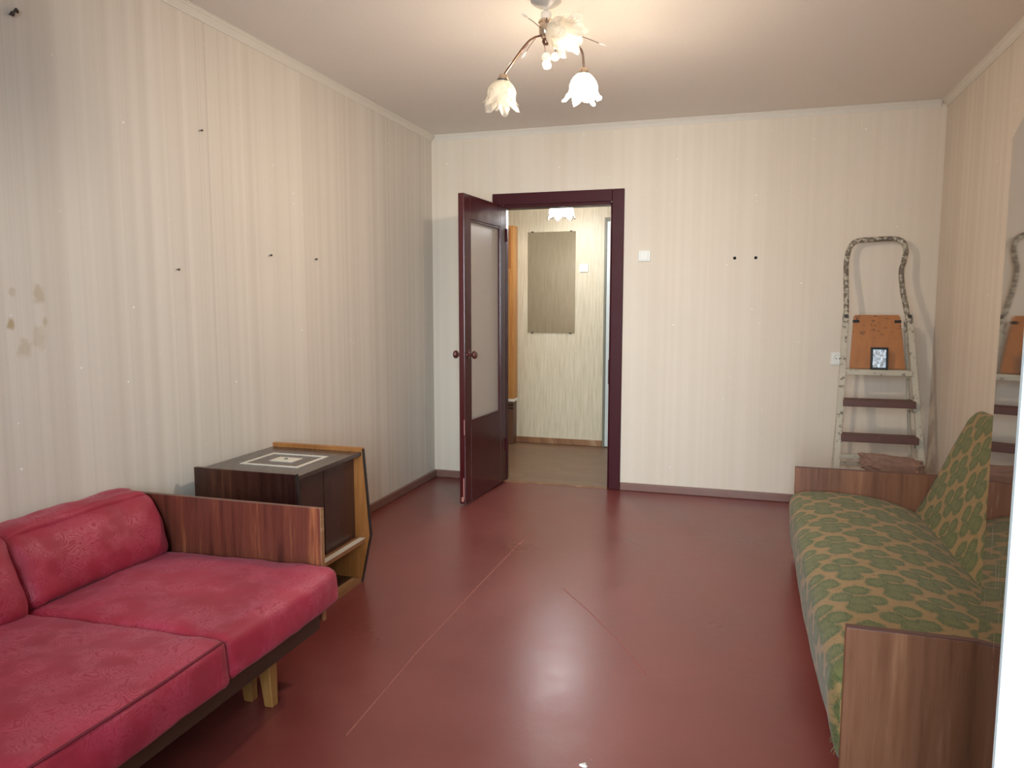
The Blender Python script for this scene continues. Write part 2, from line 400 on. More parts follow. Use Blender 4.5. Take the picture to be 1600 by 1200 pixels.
M['copper'] = plain('dark_copper', srgb(122, 92, 76), 0.3, metal=0.85)
M['black_ring'] = plain('black_ring', srgb(24, 20, 18), 0.5)
def shade_mat(name, transp, col, emit=0.0):
    t = NT(name)
    p = t.n('ShaderNodeBsdfPrincipled', None, Base_Color=col, Roughness=0.25)
    tl = t.n('ShaderNodeBsdfTranslucent', None, Color=(*col, 1)); tr = t.n('ShaderNodeBsdfTransparent', None, Color=(1, 0.98, 0.95, 1))
    a = t.n('ShaderNodeMixShader', None, i0=0.5, i1=p.outputs[0], i2=tl.outputs[0])
    b = t.n('ShaderNodeMixShader', None, i0=transp, i1=a.outputs[0], i2=tr.outputs[0])
    fin = b.outputs[0]
    if emit:
        e = t.n('ShaderNodeEmission', None, Color=(1.0, 0.90, 0.74, 1), Strength=emit)
        fin = t.n('ShaderNodeAddShader', None, i0=fin, i1=e.outputs[0]).outputs[0]
    t.t.links.new(fin, t.out.inputs[0]); return t.m
M['shade'] = shade_mat('frosted_petal_glass', 0.50, (0.84, 0.80, 0.70))
M['shade_lit'] = shade_mat('lit_petal_glass', 0.28, (0.95, 0.92, 0.86), 1.6)
M['crystal'] = shade_mat('crystal_drop', 0.35, (0.92, 0.90, 0.86))
def emit(name, col, st):
    t = NT(name); e = t.n('ShaderNodeEmission', None, Color=(*col, 1), Strength=st); t.t.links.new(e.outputs[0], t.out.inputs[0]); return t.m
M['bulb'] = emit('lit_bulb', (1.0, 0.86, 0.66), 30.0)
M['hall_bulb'] = emit('hall_bulb', (0.95, 0.97, 1.0), 80.0)
M['hall_shade'] = shade_mat('hall_shade_glass', 0.45, (0.95, 0.95, 0.95), 1.3)
def mirror_mat():
    t = NT('old_mirror'); n = t.noise(t.obj(), 12.0, 3.0)
    t.princ(Base_Color=(0.84, 0.84, 0.82), Metallic=1.0, Roughness=t.smooth(n, 0.3, 0.7, 0.02, 0.06)); return t.m
M['mirror'] = mirror_mat()
M['hall_wood'] = wood('hall_orange_wood', srgb(170, 112, 56), srgb(190, 136, 72), srgb(204, 156, 92), 'x', 'z', 0.45)
M['hall_brown'] = wood('hall_brown_wood', srgb(92, 60, 44), srgb(112, 76, 56), srgb(126, 90, 66), 'x', 'z', 0.45)
M['grey_frame'] = plain('grey_casing_paint', srgb(118, 116, 100), 0.5, var=0.2)
M['pale_door'] = plain('pale_hall_door', srgb(214, 222, 220), 0.4, var=0.04)
M['plaster'] = plain('plaster', srgb(210, 205, 196), 0.8)

# ------------------------------------------------------------------ room shell
T = 0.10; DX0, DX1, DZ = 0.532, 1.318, 1.985          # wall thickness, doorway
YB = -0.30; HY = 6.70; HX0, HX1 = -0.75, 2.10          # window wall, hall back wall, hall sides
flo = struct(MB().box(-0.1, W + 0.1, YB - 0.3, D + 0.02, -0.12, 0.0).build('floor', M['floor']), 'glossy dark red painted floor')
def strip(pts, w, h, name, mat, parent):
    m = MB()
    for a, b in zip(pts, pts[1:]):
        a = Vector((a[0], a[1], 0)); b = Vector((b[0], b[1], 0)); d = (b - a).normalized(); n = Vector((-d.y, d.x, 0)) * w / 2
        v = [m.b.verts.new(p) for p in (a - n, a + n, b + n, b - n)]; mid = [m.b.verts.new(a + Vector((0, 0, h))), m.b.verts.new(b + Vector((0, 0, h)))]
        m.b.faces.new((v[0], mid[0], mid[1], v[3])); m.b.faces.new((mid[0], v[1], v[2], mid[1]))
    return m.build(name, mat, parent)
M['seam'] = plain('worn_floor_seam', srgb(140, 78, 70), 0.35, var=0.25, vs_=20)
strip([(1.082, 4.05), (1.064, 3.77), (1.060, 3.10), (1.062, 2.456), (1.084, 1.895)], 0.007, 0.003, 'floor_seam', M['seam'], flo)
strip([(0.93, 4.11), (1.064, 3.77)], 0.004, 0.0015, 'floor_seam', M['seam'], flo)
strip([(1.444, 3.236), (1.605, 3.023), (1.766, 2.785), (1.907, 2.538)], 0.006, 0.0025, 'floor_seam', M['seam'], flo)
struct(MB().box(HX0, HX1, D + 0.02, HY + 0.1, -0.12, -0.002).build('floor_hall', M['hall_floor']), 'worn brown linoleum floor of the hall')
struct(MB().box(-0.1, W + 0.1, YB - 0.3, D + 0.05, H, H + 0.12).build('ceiling', M['ceiling']), 'off-white whitewashed ceiling')
struct(MB().box(HX0, HX1, D + 0.05, HY + 0.1, H, H + 0.12).build('ceiling_hall', M['ceiling']))
struct(MB().box(-0.1, 0.0, YB - 0.3, D, 0, H).build('wall_left', M['paper_left']), 'long left wall with vertically striped beige wallpaper')
struct(MB().box(W, W + 0.1, YB - 0.3, D + T, 0, H).build('wall_right', M['paper_right']), 'right wall with beige wallpaper behind the green sofa')
def holed_wall(name, mat, y0, y1, x0, x1, holes, hall_mat=None):
    """wall in the xz plane with rectangular openings (x0,x1,z0,z1)"""
    m = MB(); xs = sorted({x0, x1, *[h[0] for h in holes], *[h[1] for h in holes]})
    zs = sorted({0.0, H, *[h[2] for h in holes], *[h[3] for h in holes]})
    inh = lambda a, b: any(h[0] < a < h[1] and h[2] < b < h[3] for h in holes)
    vs_ = {}
    def V(x, y, z): return vs_.setdefault((x, y, z), None) or vs_.__setitem__((x, y, z), m.b.verts.new((x, y, z))) or vs_[(x, y, z)]
    solid = {(i, j): not inh((xs[i] + xs[i + 1]) / 2, (zs[j] + zs[j + 1]) / 2) for i in range(len(xs) - 1) for j in range(len(zs) - 1)}
    for (i, j), s_ in solid.items():
        if not s_: continue
        a, b, c, d = xs[i], xs[i + 1], zs[j], zs[j + 1]
        m.b.faces.new((V(a, y0, c), V(b, y0, c), V(b, y0, d), V(a, y0, d)))
        m.b.faces.new((V(a, y1, c), V(a, y1, d), V(b, y1, d), V(b, y1, c)))
        for (di, dj, e) in ((-1, 0, ((a, c), (a, d))), (1, 0, ((b, c), (b, d))), (0, -1, ((a, c), (b, c))), (0, 1, ((a, d), (b, d)))):
            if not solid.get((i + di, j + dj), False):
                (p, q), (r, s2) = e
                m.b.faces.new((V(p, y0, q), V(r, y0, s2), V(r, y1, s2), V(p, y1, q)))
    o = m.build(name, mat)
    if hall_mat:
        o.data.materials.append(hall_mat)
        for p in o.data.polygons:
            if abs(p.normal.y) > 0.9 and p.center.y > (y0 + y1) / 2: p.material_index = 1
    return struct(o)
wb = holed_wall('wall_back', M['paper_back'], D, D + T, HX0 * 0, W, [(DX0, DX1, 0.0, DZ)], M['hall_paper'])
wb['label'] = 'back wall with plain beige wallpaper around the doorway'
MB().box(0.466, 0.4685, D - 0.0012, D + 0.001, 2.07, 2.46).build('wallpaper_seam', M['plaster'], wb)
struct(MB().box(HX0, 0.0, D + 0.0, D + T, 0, H).build('wall_hall_near', M['hall_paper']))
WIN = (0.50, 1.90, 0.85, 2.25); BAL = (1.98, 2.72, 0.06, 2.25)
holed_wall('wall_front', M['plaster'], YB - 0.12, YB, 0, W, [WIN, BAL])['label'] = 'window wall behind the viewer'
struct(MB().box(HX0, HX1, HY, HY + 0.1, 0, H).build('wall_hall_back', M['hall_paper']), 'streaky yellowish wallpapered wall of the hall')
struct(MB().box(HX0 - 0.1, HX0, D + T, HY + 0.1, 0, H).build('wall_hall_left', M['hall_paper']))
struct(MB().box(HX1, HX1 + 0.1, D + T, HY + 0.1, 0, H).build('wall_hall_right', M['hall_paper']))

# cornices: a double-stepped foam strip under the ceiling
def cornice(name, axis, a, b, wall, sgn):
    prof = [(0, 0), (0, -0.036), (0.004, -0.036), (0.008, -0.028), (0.010, -0.028), (0.012, -0.024), (0.022, -0.012), (0.026, -0.010), (0.030, -0.004), (0.034, -0.003), (0.034, 0)]
    m = MB(); ends = []
    for t in (a, b):
        ends.append([m.b.verts.new((wall + sgn * p, t, H + q) if axis == 'y' else (t, wall + sgn * p, H + q)) for p, q in prof])
    n = len(prof)
    for i in range(n): m.b.faces.new((ends[0][i], ends[0][(i + 1) % n], ends[1][(i + 1) % n], ends[1][i]))
    m.b.faces.new(ends[0]); m.b.faces.new(ends[1])
    return struct(m.build(name, M['cornice']), 'white moulded foam cornice')
cornice('trim_1', 'y', YB, D, 0.0, 1); cornice('trim_2', 'x', 0.034, W - 0.034, D, -1); cornice('trim_3', 'y', YB, D, W, -1)
def base(name, x0, x1, y0, y1, h=0.055):
    return struct(MB().box(x0, x1, y0, y1, 0, h, 0.006).build(name, M['baseboard']), 'brown painted skirting board')
base('baseboard_left', 0.0, 0.018, YB, D); base('baseboard_back', 0.018, 0.467, D - 0.018, D); base('baseboard_back', 1.404, W - 0.018, D - 0.018, D)
base('baseboard_right', W - 0.018, W, YB, D)
struct(MB().box(HX0, 0.995, HY - 0.016, HY, 0, 0.055, 0.004).build('baseboard_hall', M['edge_band']))

# doorway casing and jamb lining
cs = bpy.data.objects.new('trim_4', None); C.objects.link(cs); cs.location = (0.94, D, 0); struct(cs, 'dark maroon door casing with lining')
def cpart(name, x0, x1, y0, y1, z0, z1, b=0.004): return MB().box(x0 - 0.94, x1 - 0.94, y0 - D, y1 - D, z0, z1, b).build(name, M['casing_paint'], cs)
cpart('casing_upright', 0.467, DX0 - 0.004, D - 0.016, D, 0, 2.07); cpart('casing_upright', DX1 + 0.004, 1.404, D - 0.016, D, 0, 2.07)
cpart('casing_head', DX0 - 0.004, DX1 + 0.004, D - 0.0155, D, 1.989, 2.07)
cpart('jamb', DX0 - 0.002, DX0 + 0.016, D - 0.012, D + T + 0.012, 0, DZ); cpart('jamb', DX1 - 0.005, DX1 + 0.003, D - 0.012, D + T + 0.012, 0, DZ)
cpart('jamb_head', DX0 + 0.016, DX1 - 0.005, D - 0.012, D + T + 0.012, DZ - 0.016, DZ + 0.003)
cpart('door_stop', DX0 + 0.012, DX0 + 0.019, D + 0.04, D + T, 0, DZ - 0.016); cpart('door_stop', DX1 - 0.010, DX1 - 0.003, D + 0.04, D + T, 0, DZ - 0.016)
MB().box(DX0 - 0.94 + 0.016, DX1 - 0.94 - 0.005, -0.006, 0.03, -0.004, 0.004, 0.002).build('threshold', M['edge_band'], cs)

# open room door with a frosted pane: local x from hinge to free edge, y thickness
LW, LT, LH = 0.715, 0.040, 1.965
dr = bpy.data.objects.new('door_1', None); C.objects.link(dr); dr.location = (0.568, D - 0.019, 0.014); dr.rotation_euler = (0, 0, math.radians(-93.6))
struct(dr, 'open dark maroon door with a tall frosted pane and round knobs')
def dp(name, x0, x1, y0, y1, z0, z1, mat='door_paint', b=0.003): return MB().box(x0, x1, y0, y1, z0, z1, b).build(name, M[mat], dr)
y0, y1 = -LT, 0.0     # leaf thickness towards the left wall (local -y)
dp('hinge_stile', 0.0, 0.095, y0, y1, 0, LH); dp('lock_stile', LW - 0.098, LW, y0, y1, 0, LH)
dp('top_rail', 0.095, LW - 0.098, y0, y1, 1.815, LH); dp('bottom_panel', 0.095, LW - 0.098, y0, y1, 0.0, 0.520)
for (yy0, yy1) in ((y1 - 0.011, y1 - 0.002), (y0 + 0.002, y0 + 0.011)):
    dp('glazing_bead', 0.095, 0.109, yy0, yy1, 0.520, 1.815, b=0.002); dp('glazing_bead', LW - 0.112, LW - 0.098, yy0, yy1, 0.520, 1.815, b=0.002)
    dp('glazing_bead', 0.109, LW - 0.112, yy0, yy1, 0.520, 0.534, b=0.002); dp('glazing_bead', 0.109, LW - 0.112, yy0, yy1, 1.801, 1.815, b=0.002)
dp('frosted_pane', 0.100, LW - 0.103, -0.023, -0.018, 0.526, 1.809, 'door_glass', 0)
kn = [(0.004, 0.0), (0.024, 0.0), (0.024, 0.004), (0.011, 0.008), (0.009, 0.024), (0.014, 0.030), (0.023, 0.036), (0.027, 0.046), (0.024, 0.055), (0.014, 0.061), (0.0005, 0.063)]
for s_ in (1, -1):
    Mk = Matrix.Translation((LW - 0.052, 0.0 if s_ > 0 else -LT, 0.962)) @ Matrix.Rotation(-s_ * pi / 2, 4, 'X')
    MB().lathe(kn, 20, Mk).build('knob', M['knob'], dr, True)
MB().caplathe([(0.011, 0), (0.011, 0.003), (0.006, 0.005)], 14, Matrix.Translation((LW - 0.058, 0.0, 0.985)) @ Matrix.Rotation(-pi / 2, 4, 'X')).build('keyhole_plate', M['knob'], dr)
for z in (0.22, 1.72):
    MB().tube([(-0.008, 0.004, z), (-0.008, 0.004, z + 0.09)], 0.007, 10).build('hinge', M['casing_paint'], dr)
def chip(x, y, z, w, h, th): return MB().box(x - th, x + th, y - w / 2, y + w / 2, z - h / 2, z + h / 2).build('paint_chip', M['chip'], dr)
chip(LW - 0.0012, -0.012, 0.10, 0.007, 0.14, 0.0022); chip(LW - 0.0012, -0.020, 0.03, 0.016, 0.03, 0.0022); chip(LW - 0.0012, -0.006, 0.50, 0.004, 0.10, 0.0022)

# window and balcony door in the wall behind the camera
def sash(o, x0, x1, z0, z1, y, b, mat):
    P = lambda n, *a: MB().box(*a, 0.004).build(n, M[mat], o)
    P('frame_upright', x0, x0 + b, y, y + 0.05, z0, z1); P('frame_upright', x1 - b, x1, y, y + 0.05, z0, z1)
    P('frame_rail', x0 + b, x1 - b, y, y + 0.05, z0, z0 + b); P('frame_rail', x0 + b, x1 - b, y, y + 0.05, z1 - b, z1)
    MB().box(x0 + b, x1 - b, y + 0.022, y + 0.026, z0 + b, z1 - b).build('pane', M['clear_glass'], o)
wn = bpy.data.objects.new('window_1', None); C.objects.link(wn); wn.location = (1.2, YB - 0.10, 0); struct(wn, 'white window behind the viewer')
sash(wn, WIN[0] - 1.2, -0.002, WIN[2], WIN[3], 0.02, 0.055, 'white_paint'); sash(wn, 0.002, WIN[1] - 1.2, WIN[2], WIN[3], 0.02, 0.055, 'white_paint')
bd = bpy.data.objects.new('door_2', None); C.objects.link(bd); bd.location = (2.715, YB + 0.01, 0.07)
fx, fy = 2.1906 + 0.3065 * 0.47, 0.47
ang = math.atan2(fy - bd.location.y, fx - bd.location.x); BL = math.hypot(fx - bd.location.x, fy - bd.location.y)
bd.rotation_euler = (0, 0, ang); struct(bd, 'white balcony door leaf standing ajar close to the viewer')
def bp(n, *a, b=0.004, mat='white_paint'): return MB().box(*a, b).build(n, M[mat], bd)
bp('stile', BL - 0.085, BL, -0.045, 0, 0, 2.14); bp('stile', 0, 0.085, -0.045, 0, 0, 2.14)
bp('rail', 0.085, BL - 0.085, -0.045, 0, 0, 0.12); bp('rail', 0.085, BL - 0.085, -0.045, 0, 2.05, 2.14); bp('rail', 0.085, BL - 0.085, -0.045, 0, 0.72, 0.82)
bp('lower_panel', 0.085, BL - 0.085, -0.030, -0.012, 0.12, 0.72); bp('glazing_bead', BL - 0.097, BL - 0.085, -0.045, -0.012, 0.82, 2.05, b=0.002)
bp('pane', 0.085, BL - 0.097, -0.026, -0.022, 0.82, 2.05, b=0, mat='clear_glass')

# ------------------------------------------------------------------ crimson sofa along the left wall
rs = thing('sofa', 'low crimson brocade sofa with a striped walnut end panel along the left wall', 'sofa', (0.45, 1.30, 0))
OX, OY = 0.45, 1.30
def loc(m): return m.xf(Matrix.Translation((-OX, -OY, 0)))
YF, YN = 2.196, 0.38
def lean(a0, a1):
    def f(p, u, w, t):
        p.x += (0.5 - 0.5 * t) * a1 + (0.5 + 0.5 * t) * a0 * (1 if u > 0 else 0.0)
        return p
    return f
def seat_shape(slope, edge):
    def f(p, u, w, t):
        p.z -= 0.012 * (0.5 - 0.5 * u)                     # seat dips towards the back
        if u > 0.5: p.x += edge * (1 - t) * 0.5 * (u - 0.5)
        return p
    return f
spans = ((1.598, YF - 0.006), (0.985, 1.600), (YN + 0.02, 0.983))
for i, (a, b) in enumerate(spans):
    sc = loc(pillow(0.17, 0.905 + (0.006 if i == 1 else 0), a, b, 0.285, 0.412 + (0.004 if i == 1 else 0), r=0.030 if i == 0 else 0.022, puff=0.020, n=26, wr=0.006, seed=3.1 * i, shape=seat_shape(0, 0.02))).build('seat_cushion', M['red'], rs, True)
    if i == 1:
        pts = [(0.9055 + 0.008 * math.sin(pi * k / 12) - OX, a + 0.015 + (b - a - 0.03) * k / 12 - OY, 0.4105 + 0.001 * math.sin(pi * k / 12)) for k in range(13)]
        MB().tube(pts, 0.0035, 6).build('piping', M['red_piping'], sc)
def back_shape(top, fat):
    def f(p, u, w, t):
        k = 0.5 + 0.5 * t
        p.x -= top * k ** 1.6 * (0.5 + 0.5 * u)                      # thinner towards the top
        p.x += fat * (1 - w * w) * (1 - t * t) * (1 if u > 0 else 0)
        return p
    return f
for i, (a, b) in enumerate(spans):
    ex = 0.0 if i == 0 else 0.022
    loc(pillow(0.012, 0.235 + ex, a + 0.004, b - 0.012, 0.392, 0.622 + (0.012 if i == 1 else 0), r=0.042 if i == 0 else 0.028, puff=0.016, n=22, wr=0.011, seed=11.7 + 5 * i, shape=back_shape(0.085, 0.014))).build('back_cushion', M['red'], rs, True)
loc(MB().box(0.02, 0.828, YF + 0.004, YF + 0.024, 0.20, 0.600, 0.002)).build('end_panel', M['walnut_z'], rs)['label'] = 'red-brown striped walnut end panel'
loc(MB().box(0.828, 0.8305, YF + 0.004, YF + 0.024, 0.20, 0.600, 0.0005)).build('end_panel_edge', M['edge_band'], rs)
loc(MB().box(0.02, 0.828, YN - 0.02, YN, 0.20, 0.600, 0.002)).build('end_panel', M['walnut_z'], rs)
loc(MB().box(0.826, 0.850, YN + 0.002, YF - 0.05, 0.198, 0.284, 0.003)).build('front_rail', M['rail_y'], rs)
loc(MB().box(0.03, 0.05, YN + 0.002, YF, 0.202, 0.290, 0.003)).build('rear_rail', M['rail_y'], rs)
loc(MB().box(0.05, 0.826, YN + 0.01, YF - 0.07, 0.268, 0.284)).build('base_board', M['rail_y'], rs)
def leg(x, y, tilt=0.0):
    m = MB(); w0, w1 = 0.028, 0.016
    a = [m.b.verts.new((x - OX + tilt + sx * w1, y - OY + sy * w1, 0.0)) for sx, sy in ((-1, -1), (1, -1), (1, 1), (-1, 1))]
    c = [m.b.verts.new((x - OX + sx * w0, y - OY + sy * w0, 0.268)) for sx, sy in ((-1, -1), (1, -1), (1, 1), (-1, 1))]
    m.b.faces.new(a[::-1]); m.b.faces.new(c)
    for i in range(4): m.b.faces.new((a[i], a[(i + 1) % 4], c[(i + 1) % 4], c[i]))
    bmesh.ops.bevel(m.b, geom=m.b.edges[:], offset=0.003, segments=1, affect='EDGES')
    return m.build('leg', M['leg_wood'], rs)
for x, y in ((0.745, 1.98), (0.660, 1.99), (0.745, 0.58), (0.12, 1.98), (0.12, 0.58)): leg(x, y, 0.02)

# ------------------------------------------------------------------ dark cabinet beyond the sofa end
CX, CY = 0.31, 2.77
cb = thing('cabinet', 'low dark mahogany cabinet with cream square inlay on top, beyond the crimson sofa', 'cabinet', (CX, CY, 0))
def cl(m): return m.xf(Matrix.Translation((-CX, -CY, 0)))
prof = [(0.065, 0.0), (0.522, 0.0), (0.572, 0.232), (0.540, 0.634), (0.065, 0.634)]
nearp = cl(MB().prism(prof, 2.494, 2.512, 0.0015)).build('side_panel', M['mahogany'], cb)
farp = cl(MB().prism(prof, 3.034, 3.052, 0.0015)).build('side_panel', M['honey'], cb); farp['label'] = 'honey-coloured inner side panel'
for par, y in ((nearp, 2.503), (farp, 3.043)):
    pts = [(p[0] + 0.001, y, p[1]) for p in prof[1:4]]
    m = MB()
    for (a, b) in zip(prof[1:3], prof[2:4]):
        q = [m.b.verts.new(v) for v in ((a[0] - 0.001, y - 0.0094, a[1]), (a[0] + 0.003, y - 0.0094, a[1]), (a[0] + 0.003, y + 0.0094, a[1]), (a[0] - 0.001, y + 0.0094, a[1]),
                                        (b[0] - 0.001, y - 0.0094, b[1]), (b[0] + 0.003, y - 0.0094, b[1]), (b[0] + 0.003, y + 0.0094, b[1]), (b[0] - 0.001, y + 0.0094, b[1]))]
        for f in ((0, 1, 2, 3), (7, 6, 5, 4), (0, 4, 5, 1), (1, 5, 6, 2), (2, 6, 7, 3), (3, 7, 4, 0)): m.b.faces.new([q[k] for k in f])
    cl(m).build('edge_band', M['black_edge'], par)
cl(MB().box(0.066, 0.541, 3.030, 3.053, 0.634, 0.640, 0.001)).build('edge_cap', M['honey'], cb)
topm = cl(MB().box(0.066, 0.536, 2.5125, 3.0335, 0.604, 0.622, 0.0015)).build('top', M['cab_top'], cb)
cl(MB().box(0.070, 0.476, 2.5125, 3.0335, 0.0, 0.022)).build('bottom_board', M['cab_top'], cb)
cl(MB().box(0.476, 0.524, 2.5125, 3.0335, 0.0, 0.022, 0.001)).build('bottom_edge', M['edge_band'], cb)
cl(MB().box(0.070, 0.546, 2.5125, 3.0335, 0.196, 0.214, 0.001)).build('shelf', M['edge_band'], cb)
cl(MB().box(0.520, 0.5465, 2.5125, 3.0335, 0.2142, 0.218)).build('shelf_wear', M['inlay'], cb)
cl(MB().box(0.066, 0.074, 2.5125, 3.0335, 0.022, 0.604)).build('back_panel', M['cab_door'], cb)
cl(MB().box(0.478, 0.494, 2.5135, 2.772, 0.2145, 0.602, 0.0015)).build('door', M['cab_door'], cb)
cl(MB().box(0.481, 0.497, 2.774, 3.0325, 0.2145, 0.602, 0.0015)).build('door', M['cab_door'], cb)
sx0, sx1, sy0, sy1, bw = 0.168, 0.450, 2.650, 2.892, 0.016
for a in ((sx0, sx1, sy0, sy0 + bw), (sx0, sx1, sy1 - bw, sy1), (sx0, sx0 + bw, sy0 + bw, sy1 - bw), (sx1 - bw, sx1, sy0 + bw, sy1 - bw), (0.252, 0.366, 2.738, 2.820)):
    cl(MB().box(a[0], a[1], a[2], a[3], 0.6222, 0.6245)).build('inlay', M['inlay'], topm)
cl(MB().caplathe([(0.008, 0.6245), (0.008, 0.629), (0.005, 0.631)], 14, Matrix.Translation((0.309, 2.779, 0)))).build('inlay_button', M['grey_frame'], topm)

# ------------------------------------------------------------------ green tapestry sofa along the right wall
GX, GY = 2.88, 3.00
gs = thing('sofa', 'green leaf-patterned tapestry sofa with brown veneer arms along the right wall', 'sofa', (GX, GY, 0))
def swept(prof, y0, y1, ny, name, bulge=0.012, endr=0.03, seed=0.0, closed=False):
    """upholstery: profile in x,z swept along y with softened ends; uv in metres"""
    # densify the profile with a Catmull-Rom curve
    P = []
    for i in range(len(prof) - 1):
        p0 = Vector(prof[max(i - 1, 0)]); p1 = Vector(prof[i]); p2 = Vector(prof[i + 1]); p3 = Vector(prof[min(i + 2, len(prof) - 1)])
        for k in range(5):
            t = k / 5; P.append(0.5 * ((2 * p1) + (p2 - p0) * t + (2 * p0 - 5 * p1 + 4 * p2 - p3) * t * t + (3 * p1 - p0 - 3 * p2 + p3) * t ** 3))
    P.append(Vector(prof[-1])); cen = sum(P, Vector((0, 0))) / len(P)
    L = [0.0]
    for a, b in zip(P, P[1:]): L.append(L[-1] + (b - a).length)
    b = bmesh.new(); uvl = b.loops.layers.uv.new('uv'); grid = []
    for j in range(ny + 1):
        y = y0 + (y1 - y0) * j / ny; e = min(y - y0, y1 - y); k = 1 - max(0.0, 1 - e / endr) ** 2
        row = []
        for i, p in enumerate(P):
            q = cen + (p - cen) * (1 - 0.10 * (1 - k))
            nn = noise.noise(Vector((p.x * 5 + seed, y * 5, p.y * 5))) * 0.006
            d = (p - cen).normalized() if (p - cen).length > 0 else Vector((0, 1))
            q = q + d * (nn + bulge * math.sin(pi * j / ny))
            row.append(b.verts.new((q.x - GX, y - GY, q.y)))
        grid.append(row)
    for j in range(ny):
        for i in range(len(P) - 1):
            f = b.faces.new((grid[j][i], grid[j][i + 1], grid[j + 1][i + 1], grid[j + 1][i])); f.smooth = True
            for lp, (jj, ii) in zip(f.loops, ((j, i), (j, i + 1), (j + 1, i + 1), (j + 1, i))):
                lp[uvl].uv = (y0 + (y1 - y0) * jj / ny, L[ii])
    for row, yy in ((grid[0], y0), (grid[-1], y1)):
        f = b.faces.new(row)
        for lp in f.loops: lp[uvl].uv = (lp.vert.co.x, lp.vert.co.z)
    f = b.faces.new([r[0] for r in grid] + [r[-1] for r in grid[::-1]])
    m = MB(); m.b.free(); m.b = b
    return m.build(name, M['green'], gs)
AY0, AY1 = 2.000, 3.990
seatp = [(2.56, 0.075), (2.485, 0.085), (2.462, 0.12), (2.448, 0.20), (2.444, 0.285), (2.455, 0.335), (2.500, 0.362), (2.60, 0.372), (2.76, 0.366), (2.90, 0.342), (2.99, 0.312), (3.035, 0.285), (3.05, 0.24)]
so = swept(seatp, AY0 + 0.026, AY1 - 0.026, 60, 'seat', bulge=0.014)
backp = [(3.00, 0.235), (3.005, 0.275), (3.045, 0.350), (3.095, 0.470), (3.155, 0.610), (3.205, 0.728), (3.228, 0.778), (3.252, 0.800), (3.278, 0.800), (3.293, 0.778), (3.296, 0.70), (3.296, 0.24)]
bo = swept(backp, AY0 + 0.028, AY1 - 0.028, 60, 'backrest', bulge=0.006, seed=9.0)
def gl(m): return m.xf(Matrix.Translation((-GX, -GY, 0)))
for y in (AY0, AY1 - 0.024):
    a = gl(MB().box(2.468, 3.290, y, y + 0.024, 0.03, 0.479, 0.002)).build('armrest', M['arm_veneer'], gs)
    gl(MB().box(2.468, 3.290, y + 0.001, y + 0.023, 0.4785, 0.4812, 0.0005)).build('edge_band', M['tread'], a)
gl(MB().box(2.52, 3.28, AY0 + 0.03, AY1 - 0.03, 0.03, 0.075)).build('base', M['rail_y'], gs)
for x in (2.54, 3.22):
    for y in (AY0 + 0.07, AY1 - 0.07): gl(MB().box(x - 0.025, x + 0.025, y - 0.025, y + 0.025, 0, 0.032, 0.003)).build('foot', M['black_edge'], gs)
# frayed threads at the near corner of the seat
m = MB()
for k in range(36):
    z = 0.14 + 0.16 * random.random(); x = 2.452 + 0.012 * random.random(); y = AY0 - 0.001 + 0.028 * random.random()
    d = Vector((-0.014 * random.random(), -0.010 * random.random(), random.uniform(-0.02, 0.02)))
    p = Vector((x - GX, y - GY, z)); m.tube([p, p + d * 0.6 + Vector((0, 0, 0.004)), p + d], 0.0008, 4)
fr = m.build('frayed_threads', M['green'], gs); fr['kind'] = 'stuff'

# ------------------------------------------------------------------ polished wardrobe side at the right edge
PH = math.radians(11.8); EY = 1.90; EX = 2.1906 + 0.2855 * EY; WH = 1.2983 + 0.1873 * EY
wr = thing('wardrobe', 'tall dark polished wardrobe mirroring the ladder, at the right edge of the room', 'wardrobe', (EX, EY, 0), -PH)
# local x to the right wall, local -y towards the viewer
WD, WL = 0.50, 1.02
MB().box(0, 0.018, -WL, 0, 0.0, WH, 0.0015).build('side_panel', M['polished'], wr)
MB().box(0.018, WD, -0.008, -0.001, 0.03, WH - 0.02).build('back_panel', M['hall_brown'], wr)
MB().box(0.018, WD, -WL, -0.008, WH - 0.019, WH - 0.001, 0.001).build('top', M['mahogany'], wr)
MB().box(WD, WD + 0.018, -WL, 0, 0.0, WH, 0.0015).build('side_panel', M['polished'], wr)
for k in range(2):
    x0 = 0.019 + k * (WD - 0.019) / 2
    d = MB().box(x0, x0 + (WD - 0.019) / 2 - 0.002, -WL - 0.018, -WL - 0.001, 0.06, WH - 0.02, 0.0015).build('door', M['mahogany'], wr)
    MB().caplathe([(0.008, 0), (0.008, 0.015), (0.014, 0.022)], 12, Matrix.Translation((x0 + (0.2 if k == 0 else 0.03), -WL - 0.018, 0.85)) @ Matrix.Rotation(pi / 2, 4, 'X')).build('knob', M['brass'], d)
MB().box(0.018, WD, -WL + 0.02, -0.008, 0.0, 0.05).build('plinth', M['mahogany'], wr)

